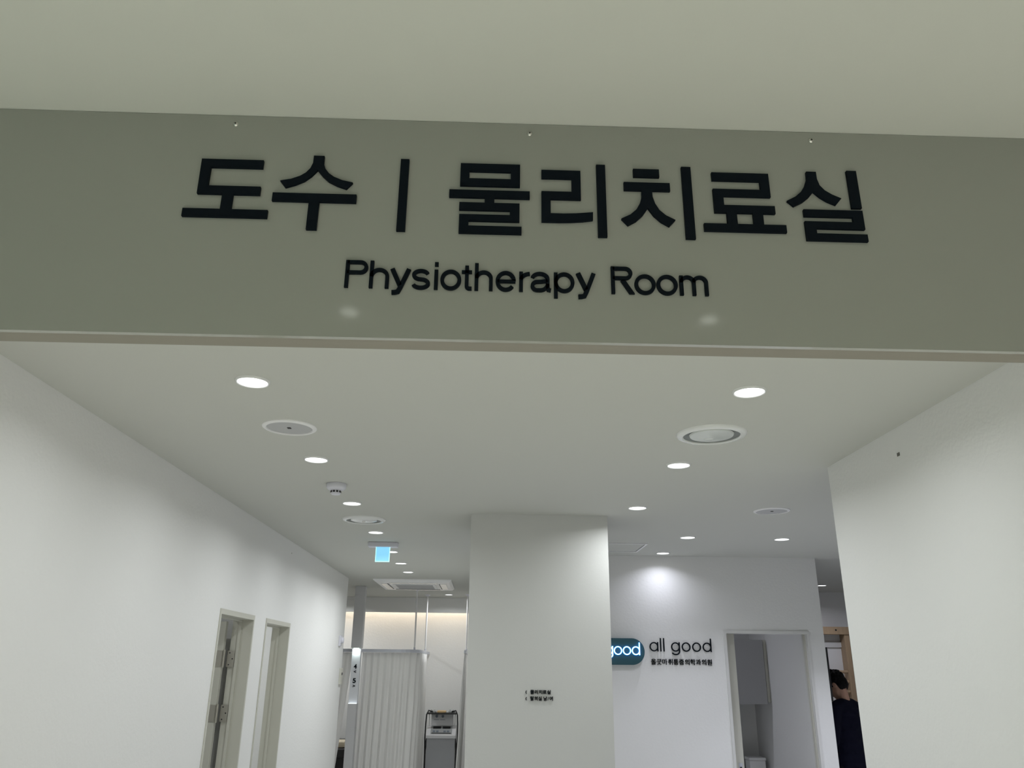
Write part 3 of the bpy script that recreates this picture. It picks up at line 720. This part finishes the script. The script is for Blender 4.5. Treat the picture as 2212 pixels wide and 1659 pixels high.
# bed behind the left curtain
t = thing('treatment_bed', 'black treatment bed end behind the left curtain at the wall corner', 'bed', (-2.25, 12.0, 0))
obj('mattress', bx(NB(), -2.70, -1.80, 11.45, 13.0, 0.58, 0.70, 0.02), 'vinyl', t)
obj('base', bx(NB(), -2.66, -1.84, 11.50, 12.95, 0.12, 0.58, 0.004), 'vinyl', t)
for x in (-2.6, -1.9):
    for y in (11.6, 12.85):
        b = NB(); cyl(b, (x, y, 0), 0.03, 0.12, seg=12); obj('foot', b, 'black', t, True)
b = NB(); bx(b, -2.50, -1.85, 11.50, 11.85, 0.702, 0.782, 0.03); o = obj('pillow', b, 'pillow', None, True); rebase(o, (-2.17, 11.67, 0.702)); tag(o, 'beige pillow lying on the black treatment bed', 'pillow')
# electrotherapy machine
MX, MY = -0.615, 12.40
t = thing('therapy_machine', 'grey and white therapy machine on a trolley between the curtain and the pillar', 'machine', (MX, MY, 0))
obj('cabinet', bx(NB(), MX-0.205, MX+0.205, MY-0.02, MY+0.36, 0.09, 0.765, 0.006), 'machine', t)
b = NB(); prof = [(MY-0.045, 0.762), (MY-0.045, 0.800), (MY+0.20, 0.915), (MY+0.36, 0.915), (MY+0.36, 0.762)]
va = [b.verts.new((MX-0.212, y, z)) for y, z in prof]; vb = [b.verts.new((MX+0.212, y, z)) for y, z in prof]
b.faces.new(va); b.faces.new(vb[::-1])
for i in range(5): b.faces.new((va[i], vb[i], vb[(i+1) % 5], va[(i+1) % 5]))
cons = obj('console', b, 'machine_light', t)
sl = (0.915-0.800)/0.245
def on_slope(y): return 0.800+(y-(MY-0.045))*sl
def slope_box(x0, x1, y0, y1, h, mname, name, par):
    b = NB(); P_ = [(x0, y0), (x1, y0), (x1, y1), (x0, y1)]
    lo_ = [b.verts.new((MX+x, MY+y, on_slope(MY+y)+0.0005)) for x, y in P_]; hi = [b.verts.new((MX+x, MY+y, on_slope(MY+y)+h)) for x, y in P_]
    b.faces.new(lo_[::-1]); b.faces.new(hi)
    for i in range(4): b.faces.new((lo_[i], lo_[(i+1) % 4], hi[(i+1) % 4], hi[i]))
    return obj(name, b, mname, par)
pnl = slope_box(-0.155, 0.155, -0.015, 0.19, 0.004, 'machine_grey', 'control_panel', cons)
slope_box(-0.125, -0.01, 0.115, 0.17, 0.007, 'black', 'display', cons); slope_box(0.015, 0.13, 0.115, 0.17, 0.007, 'black', 'display', cons)
for x in (-0.125, -0.075, 0.03, 0.08): slope_box(x, x+0.035, 0.03, 0.06, 0.010, 'knob', 'button', cons)
slope_box(-0.14, 0.14, -0.005, 0.012, 0.007, 'black', 'button_row', cons)
bp = obj('back_panel', bx(NB(), MX-0.165, MX+0.165, MY+0.25, MY+0.29, 0.915, 1.075, 0.003), 'machine_light', t)
for x in (-0.085, 0.005):
    b = NB(); cyl(b, (MX+x, MY+0.23, 1.040), 0.019, 0.020, 'y', 20); obj('knob', b, 'knob', bp, True)
for x0, x1 in ((-0.125, -0.05), (-0.035, 0.04)):
    obj('print_line', bx(NB(), MX+x0, MX+x1, MY+0.2485, MY+0.2502, 0.990, 0.996), 'knob', bp)
for x in (-0.19, 0.19):
    b = NB(); tube(b, [(MX+x, MY+0.20, 0.90), (MX+x, MY+0.20, 1.075)], 0.008); obj('tray_post', b, 'wgloss', t, True)
tray = obj('tray', bx(NB(), MX-0.215, MX+0.215, MY+0.08, MY+0.34, 1.075, 1.092, 0.004), 'black', t)
for sx in (-1, 1):
    b = NB()
    tube(b, [(MX+sx*0.14, MY+0.14, 1.11), (MX+sx*0.20, MY+0.11, 1.125), (MX+sx*0.225, MY+0.09, 1.07), (MX+sx*0.232, MY+0.08, 0.95), (MX+sx*0.235, MY+0.06, 0.75), (MX+sx*0.228, MY+0.06, 0.50), (MX+sx*0.225, MY+0.1, 0.25)], 0.010)
    obj('cable', b, 'black', t, True)
    b = NB()
    for k in range(3):
        a = k*2.1; c = (MX+sx*(0.13+0.03*math.cos(a)), MY+0.16+0.04*math.sin(a), 1.108)
        lathe(b, [(0, -0.016), (0.022, -0.016), (0.026, 0.004), (0.012, 0.016), (0.010, 0.026), (0, 0.028)], c, 14)
    obj('electrode', b, 'machine_grey', t, True)
for sx in (-1, 1):
    b = NB(); tube(b, [(MX+sx*0.20, MY+0.02, 0.82), (MX+sx*0.222, MY+0.01, 0.6), (MX+sx*0.222, MY+0.01, 0.12)], 0.012); obj('side_rail', b, 'black', t, True)
for sx in (-1, 1):
    for y in (0.02, 0.32):
        b = NB(); cyl(b, (MX+sx*0.17-0.012, MY+y, 0.045), 0.045, 0.024, 'x', 20); obj('caster', b, 'black', t, True)
o = obj('treatment_pad', bx(NB(), MX-0.075, MX+0.055, MY+0.10, MY+0.26, 1.0925, 1.122, 0.01), 'beech', None, True); rebase(o, (MX, MY+0.18, 1.0925))
tag(o, 'orange-beige pad lying on the black tray of the machine', 'pad')

# ================================================================ ROOM BEHIND THE NAME WALL
t = thing('wall_cabinet', 'grey wall cabinet hung inside the doorway of the name wall', 'cabinet', (2.6, 9.1, 1.40))
obj('body', bx(NB(), 2.10, 2.985, 8.82, 9.378, 1.402, 2.040), 'cabinet', t)
obj('door', bx(NB(), 2.10, 2.54, 8.800, 8.818, 1.398, 2.044, 0.001), 'cabinet', t); obj('door', bx(NB(), 2.544, 2.984, 8.800, 8.818, 1.398, 2.044, 0.001), 'cabinet', t)
obj('filler', bx(NB(), 2.997, 3.028, 8.83, 9.378, 1.415, 2.044), 'frame', t)
obj('shadow_gap', bx(NB(), 2.985, 2.997, 8.85, 9.378, 1.41, 2.03), 'cabdark', t)
o = struct('trim_3', bx(NB(), 2.70, 2.80, 9.20, 9.38, 0, 1.40), 'wall')
t = thing('storage_box', 'small white box low under the grey wall cabinet in the doorway', 'box', (2.90, 9.13, 0))
obj('body', bx(NB(), 2.815, 2.985, 9.05, 9.20, 0.0, 0.835, 0.004), 'white', t); obj('lid', bx(NB(), 2.81, 2.99, 9.045, 9.205, 0.837, 0.865, 0.004), 'white', t)

# ================================================================ GYM
t = thing('wall_bars', 'pine wall bars fixed to the gym wall behind the person', 'wall bars', (4.44, 10.87, 0))
for x in (4.04, 4.772): obj('upright', bx(NB(), x, x+0.068, 10.80, 10.95, 0, 2.20, 0.004), 'pine', t)
tp = obj('top_rail', bx(NB(), 4.03, 4.846, 10.78, 10.90, 2.19, 2.287, 0.006), 'pine', t)
for x in (4.075, 4.66): 
    b = NB(); cyl(b, (x, 10.777, 2.245), 0.012, 0.004, 'y', 16); obj('bolt', b, 'black', tp, True)
for k in range(13):
    z = 1.722-0.123*k
    if z < 0.1: break
    b = NB(); cyl(b, (4.10, 10.84, z), 0.02, 0.68, 'x', 14); obj('rung', b, 'pine', t, True)
bm_ = obj('wall_rail', bx(NB(), 4.108, 4.772, 10.925, 10.949, 2.03, 2.10), 'framew', t)
t = thing('wall_screen', 'black flat screen edge on the gym side of the name wall', 'screen', (3.14, 7.9, 1.47))
obj('mount', bx(NB(), 3.1315, 3.165, 7.85, 7.98, 1.62, 1.80), 'black', t)
obj('screen', bx(NB(), 3.165, 3.192, 7.62, 8.30, 1.475, 1.945, 0.003), 'black', t)

# ================================================================ PERSON
def cap(bm, a, c, r1, r2, n=6):
    """tapered capsule"""
    a, c = Vector(a), Vector(c)
    for i in range(n+1):
        s_ = i/n; sphere(bm, a*(1-s_)+c*s_, r1*(1-s_)+r2*s_)
def sphere(bm, c, r, sc=(1, 1, 1), rot=None):
    m_ = Matrix.Translation(Vector(c)) @ (rot.to_4x4() if rot else Matrix.Identity(4)) @ Matrix.Diagonal((sc[0]*r, sc[1]*r, sc[2]*r, 1))
    bmesh.ops.create_icosphere(bm, subdivisions=2, radius=1.0, matrix=m_)
def blob(name, bm, material, parent, voxel, smooth_it=4):
    me = bpy.data.meshes.new(name); bm.to_mesh(me); bm.free()
    o = bpy.data.objects.new(name, me); COL.objects.link(o)
    md = o.modifiers.new('r', 'REMESH'); md.mode = 'VOXEL'; md.voxel_size = voxel
    if smooth_it:
        ms = o.modifiers.new('s', 'SMOOTH'); ms.factor = 0.5; ms.iterations = smooth_it
    bpy.context.view_layer.update()
    m2_ = bpy.data.meshes.new_from_object(o.evaluated_get(bpy.context.evaluated_depsgraph_get()))
    o.modifiers.clear(); o.data = m2_; m2_.name = name; bpy.data.meshes.remove(me)
    m2_.materials.clear(); m2_.materials.append(M[material])
    m2_.polygons.foreach_set('use_smooth', [True]*len(m2_.polygons)); o.parent = parent
    return o
per = thing('person', 'person with short black hair in a dark navy shirt, head bowed, behind the name wall', 'person', (3.50, 8.10, 0), math.radians(34))
# local frame: faces +y
HR = Matrix.Rotation(math.radians(-34), 3, 'X') @ Matrix.Rotation(math.radians(14), 3, 'Z')
HC = Vector((-0.012, 0.060, 1.605))
def hp(x, y, z): return HC + HR @ Vector((x, y, z))
bd = NB()
sphere(bd, hp(0, -0.008, 0.02), 0.096, (0.80, 1.0, 1.05), HR); sphere(bd, hp(0, 0.025, -0.045), 0.072, (0.88, 0.95, 1.15), HR); sphere(bd, hp(0, 0.05, -0.095), 0.036, (1, 0.9, 0.8), HR)
sphere(bd, hp(0, 0.100, -0.030), 0.012, (0.9, 1.2, 1.5), HR); sphere(bd, hp(0, 0.092, 0.0), 0.010, (0.8, 0.9, 1.6), HR); sphere(bd, hp(0, 0.086, -0.066), 0.013, (1.7, 0.7, 0.6), HR)
for s_ in (-1, 1):
    sphere(bd, hp(s_*0.079, -0.005, -0.015), 0.028, (0.35, 0.75, 1.1), HR); sphere(bd, hp(s_*0.034, 0.075, 0.022), 0.018, (1.3, 0.6, 0.5), HR)
cap(bd, (0, -0.005, 1.43), hp(0, -0.02, -0.05), 0.056, 0.053)
cap(bd, (-0.10, 0, 1.40), (0.10, 0, 1.40), 0.065, 0.065)
for z, rx, ry in ((1.36, 0.17, 0.10), (1.26, 0.165, 0.115), (1.15, 0.15, 0.11), (1.05, 0.145, 0.105), (0.95, 0.16, 0.115), (0.88, 0.165, 0.12)):
    sphere(bd, (0, 0, z), 1.0, (rx*0.95, ry*0.95, 0.11))
arms = {}
for s_ in (-1, 1):
    sh, el, wr = Vector((s_*0.195, 0, 1.385)), Vector((s_*0.215, 0.035, 1.10)), Vector((s_*0.085, 0.27, 1.16))
    cap(bd, sh, el, 0.052, 0.040, 10); cap(bd, el, wr, 0.040, 0.027, 10); arms[s_] = (sh, el, wr)
    d = (wr-el).normalized(); pc = wr + d*0.055
    cap(bd, wr, wr+d*0.085, 0.026, 0.030, 5)
    sd = d.cross(Vector((0, 0, 1))).normalized(); upv = sd.cross(d)
    for k, (off, L) in enumerate(((-0.030, 0.062), (-0.010, 0.072), (0.010, 0.068), (0.030, 0.052))):
        k0 = wr + d*0.088 + upv*off; k1 = k0 + d*L*0.55 + upv*off*0.25 - sd*s_*(-0.012); k2 = k1 + d*L*0.30 - sd*s_*(-0.030)
        cap(bd, k0, k1, 0.0088, 0.0082, 5); cap(bd, k1, k2, 0.0082, 0.0070, 4)
    th0 = wr + d*0.03 + upv*0.022; th1 = th0 + d*0.035 + upv*0.034; th2 = th1 + d*0.034 + upv*0.006
    cap(bd, th0, th1, 0.0125, 0.0105, 5); cap(bd, th1, th2, 0.0105, 0.0085, 4)
    hip, kn, an = Vector((s_*0.09, 0, 0.88)), Vector((s_*0.10, 0.015, 0.48)), Vector((s_*0.105, -0.015, 0.09))
    cap(bd, hip, kn, 0.085, 0.055, 12); cap(bd, kn, (kn+an)/2+Vector((0, -0.015, 0.03)), 0.055, 0.052, 6); cap(bd, (kn+an)/2+Vector((0, -0.015, 0.03)), an, 0.052, 0.036, 6)
    cap(bd, an+Vector((0, -0.02, -0.045)), an+Vector((0, 0.16, -0.055)), 0.036, 0.026, 6)
body = blob('body', bd, 'skin', per, 0.006, 3)
for s_ in (-1, 1):
    b = NB(); sphere(b, hp(s_*0.034, 0.079, 0.008), 0.011, (1.2, 0.7, 0.7), HR); o = obj('eye', b, 'eye', body, True, True)
# hair cap: wraps crown, back and sides, leaves the face and the ears
hb = NB()
sphere(hb, hp(0, -0.012, 0.032), 0.107, (0.83, 1.0, 1.02), HR); sphere(hb, hp(0, -0.040, -0.002), 0.088, (0.92, 0.9, 1.0), HR); sphere(hb, hp(0, 0.045, 0.085), 0.052, (1.1, 0.9, 0.6), HR)
for k in range(70):
    a = random.uniform(0, 2*PI); e = random.uniform(-0.15, 1.2)
    p = Vector((0.083*math.cos(a)*math.cos(e), 0.098*math.sin(a)*math.cos(e)-0.014, 0.10*math.sin(e)+0.034))
    if p.y > 0.055 and p.z < 0.06: continue
    sphere(hb, HC+HR @ p, 0.015, (1, 1, 1.6), HR)
hair = blob('hair', hb, 'hair', body, 0.006, 2)
# cut the hair away in front of the face
bm = bmesh.new(); bm.from_mesh(hair.data)
kill = [v for v in bm.verts if (lambda q: (q.y > 0.03 and q.z < 0.045) or (q.y > -0.02 and q.z < -0.02) or q.z < -0.078)(HR.transposed() @ (v.co-HC))]
bmesh.ops.delete(bm, geom=kill, context='VERTS'); bm.to_mesh(hair.data); bm.free()
# shirt
sb = NB()
for z, rx, ry in ((1.395, 0.165, 0.088), (1.36, 0.195, 0.115), (1.26, 0.187, 0.132), (1.15, 0.178, 0.130), (1.05, 0.178, 0.128), (0.95, 0.185, 0.135), (0.90, 0.188, 0.14)):
    sphere(sb, (0, 0, z), 1.0, (rx*1.01, ry*1.02, 0.12 if z < 1.3 else 0.075))
cap(sb, (-0.075, -0.01, 1.428), (0.075, -0.01, 1.428), 0.063, 0.063)
for s_ in (-1, 1):
    sh, el, wr = arms[s_]
    cap(sb, Vector((s_*0.10, 0, 1.415)), sh, 0.07, 0.07, 6); cap(sb, sh, sh+(el-sh)*0.97, 0.073, 0.060, 12)
shirt = blob('shirt', sb, 'shirt', body, 0.008, 6)
tb = NB()
sphere(tb, (0, 0, 0.90), 1.0, (0.178, 0.132, 0.09))
for s_ in (-1, 1):
    cap(tb, (s_*0.09, 0, 0.88), (s_*0.10, 0.01, 0.48), 0.098, 0.072, 12); cap(tb, (s_*0.10, 0.01, 0.48), (s_*0.105, -0.012, 0.11), 0.072, 0.058, 12)
blob('trousers', tb, 'trouser', body, 0.008, 5)
fb = NB()
for s_ in (-1, 1):
    cap(fb, (s_*0.105, -0.035, 0.048), (s_*0.105, 0.15, 0.040), 0.046, 0.038, 8)
    bx(fb, s_*0.105-0.042, s_*0.105+0.042, -0.075, 0.18, 0.002, 0.03)
blob('shoes', fb, 'black', body, 0.007, 3)
